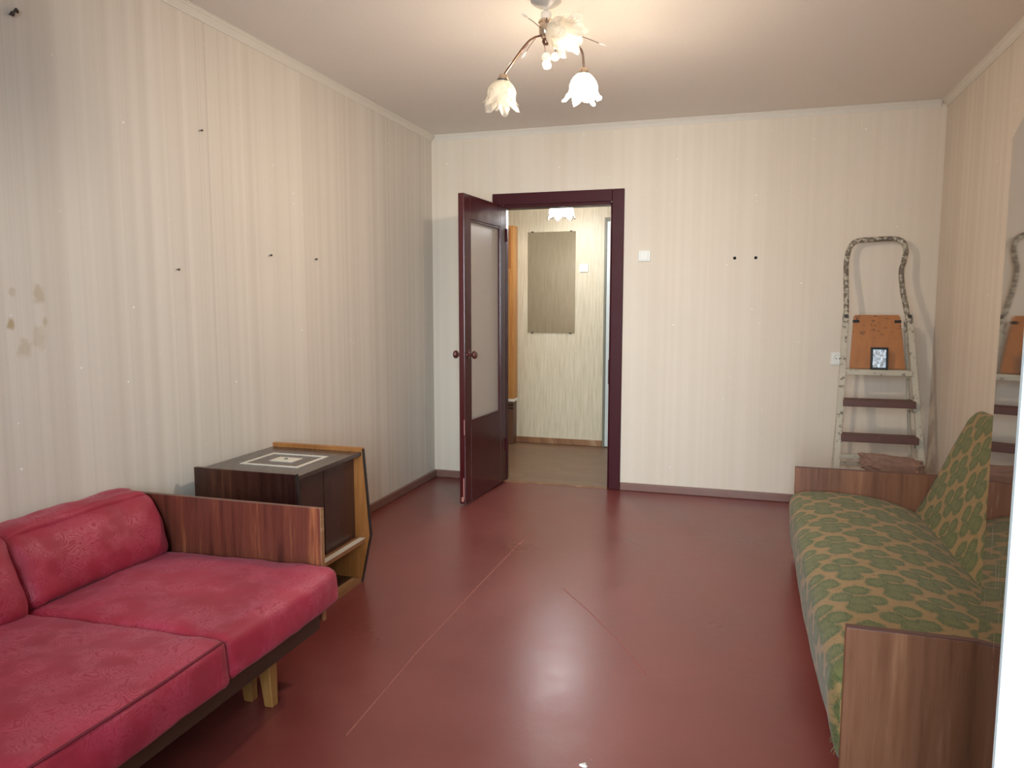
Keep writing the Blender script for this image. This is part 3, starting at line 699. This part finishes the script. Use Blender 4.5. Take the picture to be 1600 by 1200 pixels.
# ------------------------------------------------------------------ step ladder against the back wall
LX = 2.98
ld = thing('step_ladder', 'paint-spattered cream metal step ladder with a hooped handle leaning on the back wall', 'step ladder', (LX, 4.80, 0))
def lz(z): return 4.655 + 0.252 * z         # front plane of the ladder leans back
def LP(x, z, dy=0.0): return (x - LX, lz(z) + dy - 4.80, z)
def spline(pts, n=8):
    out = []
    for i in range(len(pts) - 1):
        p0, p1, p2, p3 = (Vector(pts[max(i - 1, 0)]), Vector(pts[i]), Vector(pts[i + 1]), Vector(pts[min(i + 2, len(pts) - 1)]))
        for k in range(n):
            t = k / n; out.append(0.5 * ((2 * p1) + (p2 - p0) * t + (2 * p0 - 5 * p1 + 4 * p2 - p3) * t * t + (3 * p1 - p0 - 3 * p2 + p3) * t ** 3))
    out.append(Vector(pts[-1])); return out
hoop = [LP(2.792, 1.21), LP(2.790, 1.34), LP(2.786, 1.48), LP(2.790, 1.575), LP(2.808, 1.648), LP(2.850, 1.682), LP(2.95, 1.690), LP(3.050, 1.690), LP(3.098, 1.672), LP(3.116, 1.62),
        LP(3.106, 1.555), LP(3.092, 1.49), LP(3.100, 1.38), LP(3.118, 1.28), LP(3.130, 1.21)]
MB().tube(spline(hoop, 5), 0.0150, 10).build('handle', M['ladder'], ld, True)
for (xa, xb) in ((2.790, 2.735), (3.136, 3.232)):
    zt = 1.245
    m = MB(); w, dp_ = 0.017, 0.012
    for x_, z_ in (): pass
    a = [m.b.verts.new((xb - LX + sx * w, lz(0) - 4.80 + sy * dp_, 0)) for sx, sy in ((-1, -1), (1, -1), (1, 1), (-1, 1))]
    c = [m.b.verts.new((xa - LX + sx * w, lz(zt) - 4.80 + sy * dp_, zt)) for sx, sy in ((-1, -1), (1, -1), (1, 1), (-1, 1))]
    m.b.faces.new(a[::-1]); m.b.faces.new(c)
    for i in range(4): m.b.faces.new((a[i], a[(i + 1) % 4], c[(i + 1) % 4], c[i]))
    bmesh.ops.bevel(m.b, geom=m.b.edges[:], offset=0.003, segments=2, affect='EDGES')
    m.build('stile', M['ladder'], ld)
    MB().tube([(xa - LX, lz(1.225) - 4.80 - 0.02, 1.225), (xa - LX, lz(1.225) - 4.80 + 0.03, 1.225)], 0.012, 12).build('pivot_bolt', M['nail'], ld)
    # rear leg folded close behind
    dx = 0.012 if xa < 3 else -0.012
    MB().tube([(xb - LX + dx, 0.20, 0.012), (xa - LX + dx, 0.20, 1.20)], 0.010, 8).build('rear_leg', M['ladder'], ld)
def sx_at(z, side): return (2.735 + (2.790 - 2.735) * z / 1.245) if side < 0 else (3.232 + (3.136 - 3.232) * z / 1.245)
def bar(name, z, h, d, mat, drop=0.0):
    xa, xb = sx_at(z, -1) + 0.012, sx_at(z, 1) - 0.012; y = lz(z) - 4.80
    return MB().box(xa - LX, xb - LX, y - d * 0.45, y + d * 0.55, z - h / 2, z + h / 2, 0.003).build(name, M[mat], ld)
bar('platform_bar', 0.893, 0.034, 0.05, 'ladder')
for z in (0.715, 0.512, 0.20):
    t_ = bar('tread', z, 0.040, 0.11, 'tread')
    for s_ in (-1, 1):
        x = sx_at(z, s_) - s_ * 0.0165
        MB().box(x - LX - 0.004, x - LX + 0.004, lz(z) - 4.80 - 0.03, lz(z) - 4.80 + 0.04, z - 0.050, z - 0.020, 0.001).build('bracket', M['ladder'], ld)
bar('cross_bar', 0.402, 0.026, 0.022, 'ladder')
MB().box(2.76 - LX, 3.20 - LX, 0.192, 0.208, 0.30, 0.325, 0.003).build('rear_cross_bar', M['ladder'], ld)
MB().prism([(2.818 - LX, 0.912), (3.122 - LX, 0.912), (3.090 - LX, 1.228), (3.080 - LX, 1.238), (2.845 - LX, 1.238), (2.835 - LX, 1.228)], -0.007, 0.007, 0.002).xf(
    Matrix.Translation((0, lz(0.912) - 4.80 + 0.036, 0.912)) @ Matrix.Rotation(math.radians(-12), 4, 'X') @ Matrix.Translation((0, 0, -0.912))).build('platform_board', M['board'], ld)
for x in (2.848, 3.078):
    MB().box(x - LX - 0.018, x - LX + 0.018, -0.012, -0.006, 1.190, 1.206).xf(Matrix.Translation((0, lz(0.912) - 4.80 + 0.036, 0.912)) @ Matrix.Rotation(math.radians(-12), 4, 'X') @ Matrix.Translation((0, 0, -0.912))).build('board_clip', M['black_edge'], ld)
# plush rag hung over the lowest bar
b = bmesh.new(); bmesh.ops.create_icosphere(b, subdivisions=5, radius=1.0)
for v in b.verts:
    p = v.co.copy(); n1 = noise.fractal(Vector((p.x * 1.6 + 3, p.y * 1.6, p.z * 1.6)), 1.0, 2.0, 4)
    q = Vector((math.copysign(abs(p.x) ** 0.62, p.x), math.copysign(abs(p.y) ** 0.8, p.y), math.copysign(abs(p.z) ** 0.7, p.z)))
    fine = noise.noise(p * 14) * 0.05
    q *= 1 + 0.17 * n1 + fine + 0.07 * noise.noise(p * 6)
    v.co = Vector((q.x * 0.178 - 0.012, q.y * 0.045, q.z * 0.058 - 0.012 * q.x + (0.020 * max(0, -q.x))))
m = MB(); m.b.free(); m.b = b
tag(m.build('rag', M['rag'], None, True, (3.045, lz(0.38) - 0.062, 0.368)), 'crumpled brown plush rag draped over the lowest ladder bar', 'rag')
# small framed sheet standing on the platform bar
pf = thing('picture_frame', 'small black frame with a silvery sheet standing on the step ladder', 'frame', (2.972, lz(0.893) - 0.008, 0.9105))
Mt = Matrix.Rotation(math.radians(-6), 4, 'X')
fw, fh, fb = 0.095, 0.132, 0.012
for a in ((-fw / 2, fw / 2, 0, fb), (-fw / 2, fw / 2, fh - fb, fh), (-fw / 2, -fw / 2 + fb, fb, fh - fb), (fw / 2 - fb, fw / 2, fb, fh - fb)):
    MB().box(a[0], a[1], -0.010, 0.006, a[2], a[3], 0.002).xf(Mt).build('frame_bar', M['frame_black'], pf)
m = MB(); nx, nz = 8, 12; g = [[m.b.verts.new((-fw / 2 + fb + (fw - 2 * fb) * i / nx, -0.001 + 0.003 * noise.noise(Vector((i * 0.7, j * 0.6, 2))), fb + (fh - 2 * fb) * j / nz)) for i in range(nx + 1)] for j in range(nz + 1)]
for j in range(nz):
    for i in range(nx): m.b.faces.new((g[j][i], g[j][i + 1], g[j + 1][i + 1], g[j + 1][i]))
m.xf(Mt).build('silver_sheet', M['foil'], pf, True)
MB().box(-fw / 2 + 0.004, fw / 2 - 0.004, 0.0062, 0.0085, 0.004, fh - 0.004).xf(Mt).build('backing', M['frame_black'], pf)

# ------------------------------------------------------------------ switches, socket, nails, plugs
def switch(name, label, x, z, yw, w=0.080, h=0.074):
    o = thing(name, label, 'switch', (x, yw, z), group=None)
    MB().box(-w / 2, w / 2, -0.012, 0, -h / 2, h / 2, 0.004).build('plate', M['white_plastic'], o)
    MB().box(-w / 2 + 0.012, w / 2 - 0.012, -0.0185, -0.012, -h / 2 + 0.010, h / 2 - 0.010, 0.003).xf(Matrix.Rotation(math.radians(3), 4, 'X')).build('rocker', M['white_plastic'], o)
    return o
switch('light_switch', 'cream light switch on the back wall right of the doorway', 1.544, 1.619, D)
switch('light_switch', 'white light switch on the hall wall beside the mirror', 0.812, 1.617, HY)
so_ = thing('wall_socket', 'white power socket on the back wall left of the step ladder', 'socket', (2.775, D, 0.953))
MB().box(-0.040, 0.040, -0.010, 0, -0.040, 0.040, 0.004).build('plate', M['white_plastic'], so_)
MB().lathe([(0.030, -0.010), (0.030, -0.014), (0.026, -0.014), (0.022, -0.007), (0.0005, -0.007)], 24, Matrix.Rotation(-pi / 2, 4, 'X') @ Matrix.Scale(-1, 4, (0, 0, 1)) @ Matrix.Rotation(pi, 4, 'X')).build('socket_cup', M['white_plastic'], so_, True)
for s_ in (-1, 1): MB().tube([(s_ * 0.0095, -0.0105, 0), (s_ * 0.0095, -0.006, 0)], 0.0035, 10).build('pin_hole', M['dark_hole'], so_)
for x, lab in ((2.128, 'left one of two small black wall plugs in the back wall'), (2.259, 'right one of two small black wall plugs in the back wall')):
    tag(MB().caplathe([(0.010, 0.001), (0.011, -0.002), (0.008, -0.004), (0.004, -0.002)], 14, Matrix.Rotation(-pi / 2, 4, 'X') @ Matrix.Scale(-1, 4, (0, 0, 1)) @ Matrix.Rotation(0, 4, 'X')).build('wall_plug', M['dark_hole'], None, False, (x, D, 1.595)), lab, 'wall plug', 'wall plugs in the back wall')

# ------------------------------------------------------------------ chandelier
chx, chy = 1.402, 3.03
ch = thing('chandelier', 'brass ceiling chandelier with three flower-shaped glass shades, one of them lit', 'chandelier', (chx, chy, H))
MB().caplathe([(0.060, 0.0), (0.062, -0.006), (0.056, -0.012), (0.040, -0.022), (0.016, -0.030), (0.011, -0.036)], 28).build('ceiling_cup', M['crystal'], ch, True)
MB().caplathe([(0.008, -0.030), (0.008, -0.040), (0.018, -0.046), (0.0225, -0.056), (0.020, -0.068), (0.010, -0.074), (0.010, -0.080)], 20).build('glass_ball', M['crystal'], ch, True)
MB().caplathe([(0.010, -0.074), (0.030, -0.078), (0.031, -0.086), (0.026, -0.090), (0.029, -0.106), (0.026, -0.130), (0.017, -0.146), (0.010, -0.150), (0.013, -0.158), (0.008, -0.168)], 22).build('hub', M['brass'], ch, True)
MB().caplathe([(0.014, -0.150), (0.016, -0.158), (0.010, -0.170)], 16).build('hub_cap', M['copper'], ch, True)
def flower(name, M4, lit, parent, scale=1.0):
    """six-petalled glass cup: two staggered layers with curled, wavy rims; opens towards local -z"""
    mat = M['shade_lit'] if lit else M['shade']; sd = random.uniform(0, 50)
    prof = [(0.016, 0.0), (0.024, -0.006), (0.034, -0.018), (0.042, -0.034), (0.045, -0.050), (0.044, -0.066), (0.046, -0.082), (0.052, -0.096), (0.060, -0.104)]
    n = len(prof)
    def layer(ph, grow, cut):
        def mod(th, i, r, z):
            t = i / (n - 1); c = math.cos(5 * th + ph); w = math.cos(15 * th + ph * 2)
            q = noise.noise(Vector((math.cos(th) * 2.2 + sd, math.sin(th) * 2.2, t * 2.5 + ph)))
            r2 = r * (1 + grow + 0.10 * t * c + 0.07 * t * t * w + 0.20 * t * q) - (0.012 * t ** 3 * (1 - c) * 0.5)
            z2 = z * (cut + (1 - cut) * (0.5 + 0.5 * c)) if t > 0.5 else z * (1 - (1 - cut) * t * (1 - (0.5 + 0.5 * c)))
            return r2 * scale, (z2 + 0.016 * t * t * noise.noise(Vector((math.cos(th) * 3 + sd, math.sin(th) * 3, ph)))) * scale
        return mod
    o = MB().lathe(prof, 60, M4, layer(0.0, 0.0, 0.72)).build(name, mat, parent, True)
    MB().lathe([(r * 1.06, z * 0.86) for r, z in prof], 60, M4, layer(pi, 0.05, 0.66)).build('outer_petals', mat, o, True)
    return o
def along(dirv):
    d = Vector(dirv).normalized(); return (-d).to_track_quat('Z', 'Y').to_matrix().to_4x4()
def arm(az, joint, sock, dirv, lit):
    h0 = Vector((0.014 * math.cos(az), 0.014 * math.sin(az), -0.135))
    j = Vector(joint); s_ = Vector(sock); d = Vector(dirv).normalized()
    pts = spline([h0, h0 + (j - h0) * 0.5 + Vector((0, 0, 0.01)), j, s_ - d * 0.004], 8)
    a = MB().tube(pts, 0.0042, 8).build('arm', M['copper'], ch, True)
    Mx = Matrix.Translation(s_) @ along(d)
    hd = MB().caplathe([(0.006, 0.010), (0.016, 0.004), (0.021, -0.006), (0.022, -0.018), (0.018, -0.028)], 20, Mx).build('lamp_holder', M['brass'], ch, True)
    MB().lathe([(0.0222, -0.014), (0.0245, -0.015), (0.0245, -0.018), (0.0222, -0.019)], 20, Mx).build('retaining_ring', M['black_ring'], hd)
    fl = flower('petal_shade', Matrix.Translation(s_ + d * 0.016) @ along(d), lit, ch, 1.14)
    bl = MB().caplathe([(0.010, -0.020), (0.012, -0.030), (0.022, -0.052), (0.024, -0.066), (0.018, -0.080), (0.006, -0.088)], 16, Mx).build('bulb', M['bulb'] if lit else M['crystal'], ch, True)
    return s_ + d * 0.122
# socket points relative to the ceiling point
rel = lambda x, y, z: (x - chx, y - chy, z - H)
arm(math.radians(215), rel(1.330, 2.965, 2.310), rel(1.259, 2.920, 2.190), (-0.10, 0.0, -1.0), False)
arm(math.radians(-60), rel(1.425, 2.95, 2.400), rel(1.452, 2.875, 2.340), (0.80, -0.42, -0.52), False)
lp = arm(math.radians(70), rel(1.515, 3.17, 2.345), rel(1.524, 3.19, 2.270), (-0.03, 0.02, -1.0), True)
def drop(pts, end, r, lng, kind):
    a = MB().tube(spline([Vector(p) for p in pts], 5), 0.0014, 6).build('drop_wire', M['copper'], ch, True)
    d = (Vector(pts[-1]) - Vector(pts[-2])).normalized()
    pr = [(r * math.sin(pi * k / 8) * (1.0 if kind == 'ball' else (1 - 0.45 * k / 8)) + 0.0003, -lng * k / 8) for k in range(9)]
    MB().lathe(pr, 14, Matrix.Translation(Vector(pts[-1])) @ along(d) @ Matrix.Diagonal((1, 1 if kind == 'ball' else 0.35, 1, 1))).build('crystal_drop', M['crystal'], a, True)
drop([rel(1.40, 3.02, 2.345), rel(1.405, 3.0, 2.31), rel(1.412, 2.99, 2.285)], 0, 0.021, 0.042, 'ball')
drop([rel(1.44, 3.03, 2.34), rel(1.445, 3.02, 2.30), rel(1.425, 3.00, 2.258)], 0, 0.020, 0.044, 'ball')
drop([rel(1.42, 3.04, 2.34), rel(1.44, 3.03, 2.31), rel(1.445, 3.01, 2.285)], 0, 0.018, 0.038, 'ball')
drop([rel(1.39, 3.01, 2.385), rel(1.365, 2.99, 2.405), rel(1.345, 2.97, 2.417)], 0, 0.010, 0.034, 'leaf')
drop([rel(1.36, 3.03, 2.36), rel(1.34, 3.02, 2.33), rel(1.327, 3.01, 2.305)], 0, 0.011, 0.036, 'leaf')
drop([rel(1.33, 3.03, 2.34), rel(1.29, 3.02, 2.30), rel(1.27, 3.01, 2.275)], 0, 0.009, 0.034, 'leaf')
drop([rel(1.30, 3.03, 2.31), rel(1.275, 3.02, 2.275), rel(1.265, 3.01, 2.258)], 0, 0.009, 0.030, 'leaf')
drop([rel(1.42, 3.06, 2.38), rel(1.52, 3.10, 2.375), rel(1.60, 3.12, 2.345)], 0, 0.006, 0.034, 'leaf')
def point(name, loc_, power, col, r):
    l = bpy.data.lights.new(name, 'POINT'); l.energy = power; l.color = col; l.shadow_soft_size = r
    o = bpy.data.objects.new(name, l); C.objects.link(o); o.location = loc_
    return o
point('chandelier_bulb_light', Vector((chx, chy, H)) + lp + Vector((0, 0, -0.012)), 31, (1.0, 0.85, 0.69), 0.045)

# ------------------------------------------------------------------ hall beyond the doorway
hx, hy, hz = 0.765, 6.0, 2.035
hl = thing('pendant_lamp', 'lit pendant lamp with a scalloped glass shade hanging in the hall', 'lamp', (hx, hy, H))
MB().caplathe([(0.045, 0), (0.046, -0.01), (0.020, -0.03)], 20).build('ceiling_cup', M['white_plastic'], hl, True)
MB().tube([(0, 0, -0.02), (0, 0, hz - H + 0.07)], 0.004, 8).build('rod', M['brass'], hl)
NSC = 6
def hmod(th, i, r, z):
    t = i / 6; return r * (1 + 0.06 * t * math.cos(NSC * th)), z - 0.020 * t * t * math.cos(NSC * th)
hp = [(0.018, 0.075), (0.045, 0.070), (0.075, 0.055), (0.092, 0.030), (0.098, 0.0), (0.100, -0.025), (0.106, -0.040)]
MB().lathe(hp, 72, Matrix.Translation((0, 0, hz - H)), hmod).build('shade', M['hall_shade'], hl, True)
rim = []
for k in range(73):
    th = 2 * pi * k / 72; r, z = hmod(th, 6, 0.106, -0.040); rim.append((r * math.cos(th), r * math.sin(th), z + hz - H))
MB().tube(rim, 0.0038, 6, cap=False).build('shade_rim', M['copper'], hl, True)
MB().caplathe([(0.012, 0.05), (0.014, 0.035), (0.028, 0.01), (0.030, -0.005), (0.020, -0.022), (0.006, -0.030)], 16, Matrix.Translation((0, 0, hz - H))).build('bulb', M['hall_bulb'], hl, True)
point('hall_bulb_light', (hx, hy, hz - 0.045), 15, (0.95, 0.96, 1.0), 0.03)
mr = thing('wall_mirror', 'frameless rectangular mirror on the hall wall seen through the doorway', 'mirror', (0.512, HY, 1.032))
MB().box(-0.223, 0.223, -0.008, -0.002, 0, 0.916, 0.001).build('mirror_glass', M['mirror'], mr)
for x in (-0.18, 0.18):
    for z in (0.0, 0.916): MB().box(x - 0.010, x + 0.010, -0.012, 0, z - 0.006, z + 0.006, 0.001).build('mirror_clip', M['nail'], mr)
hc = thing('hall_cupboard', 'orange wooden cupboard at the left of the hall, partly hidden by the open door', 'cupboard', (-0.10, HY - 0.018, 0))
MB().box(-0.30, 0.294, -0.12, 0, 0.425, 2.0, 0.002).build('upper_body', M['hall_wood'], hc)
MB().box(-0.28, 0.268, -0.130, -0.1205, 1.62, 1.98, 0.002).build('door', M['honey'], hc)
MB().box(-0.28, 0.268, -0.130, -0.1205, 0.45, 1.61, 0.002).build('door', M['hall_wood'], hc)
MB().box(-0.31, 0.300, -0.135, 0, 0.400, 0.4248, 0.003).build('ledge', M['white_plastic'], hc)
MB().box(-0.30, 0.285, -0.110, 0, 0.0, 0.3998, 0.002).build('lower_body', M['hall_brown'], hc)
for z in (0.36, 0.33): MB().box(-0.30, 0.287, -0.113, -0.1102, z, z + 0.012).build('moulding', M['black_edge'], hc)
hd_ = bpy.data.objects.new('door_3', None); C.objects.link(hd_); hd_.location = (1.35, HY, 0); struct(hd_, 'pale hall door behind the right side of the doorway')
MB().box(-0.350, -0.328, -0.036, 0, 0, 2.055, 0.003).build('casing', M['grey_frame'], hd_); MB().box(-0.328, 0.45, -0.036, 0, 2.025, 2.055, 0.003).build('casing', M['grey_frame'], hd_)
MB().box(-0.327, 0.42, -0.030, -0.002, 0.01, 2.023, 0.002).build('leaf', M['pale_door'], hd_)
MB().box(-0.300, -0.285, -0.046, -0.030, 0.58, 0.80, 0.002).build('lock_plate', M['nail'], hd_)

# ------------------------------------------------------------------ nails on the left wall, flake on the floor
for (y, z, r, lab) in ((3.152, 1.530, 0.006, 'nail in the left wall, second from the room corner'), (3.556, 1.534, 0.006, 'nail in the left wall closest to the room corner'),
                       (2.524, 1.435, 0.005, 'lowest nail in the left wall, above the cabinet'), (2.696, 2.016, 0.005, 'nail high in the left wall near the cornice'), (1.857, 2.185, 0.008, 'dark bent hook at the top left of the left wall')):
    m = MB().caplathe([(r * 0.4, -0.004), (r * 0.4, 0.010), (r, 0.011), (r * 0.8, 0.014)], 10, Matrix.Rotation(pi / 2, 4, 'Y'))
    if r > 0.007: m.tube(spline([(0.012, 0, 0), (0.018, 0.004, 0.010), (0.014, 0.012, 0.018), (0.010, 0.020, 0.010)], 4), 0.004, 6)
    tag(m.build('wall_hook' if r > 0.007 else 'nail', M['nail'], None, False, (0.0, y, z)), lab, 'hook' if r > 0.007 else 'nail', None if r > 0.007 else 'nails in the left wall')
m = MB(); pts = [(0.012, 0.0), (0.004, 0.009), (-0.008, 0.006), (-0.013, -0.003), (-0.002, -0.008), (0.009, -0.006)]
a = [m.b.verts.new((x, y, 0)) for x, y in pts]; c = [m.b.verts.new((x * 0.9, y * 0.9, 0.002 + 0.004 * (i % 2))) for i, (x, y) in enumerate(pts)]
m.b.faces.new(a[::-1]); m.b.faces.new(c)
for i in range(6): m.b.faces.new((a[i], a[(i + 1) % 6], c[(i + 1) % 6], c[i]))
tag(m.build('plaster_flake', M['inlay'], None, False, (1.801, 1.962, 0.0)), 'pale plaster flake lying on the red floor', 'flake')
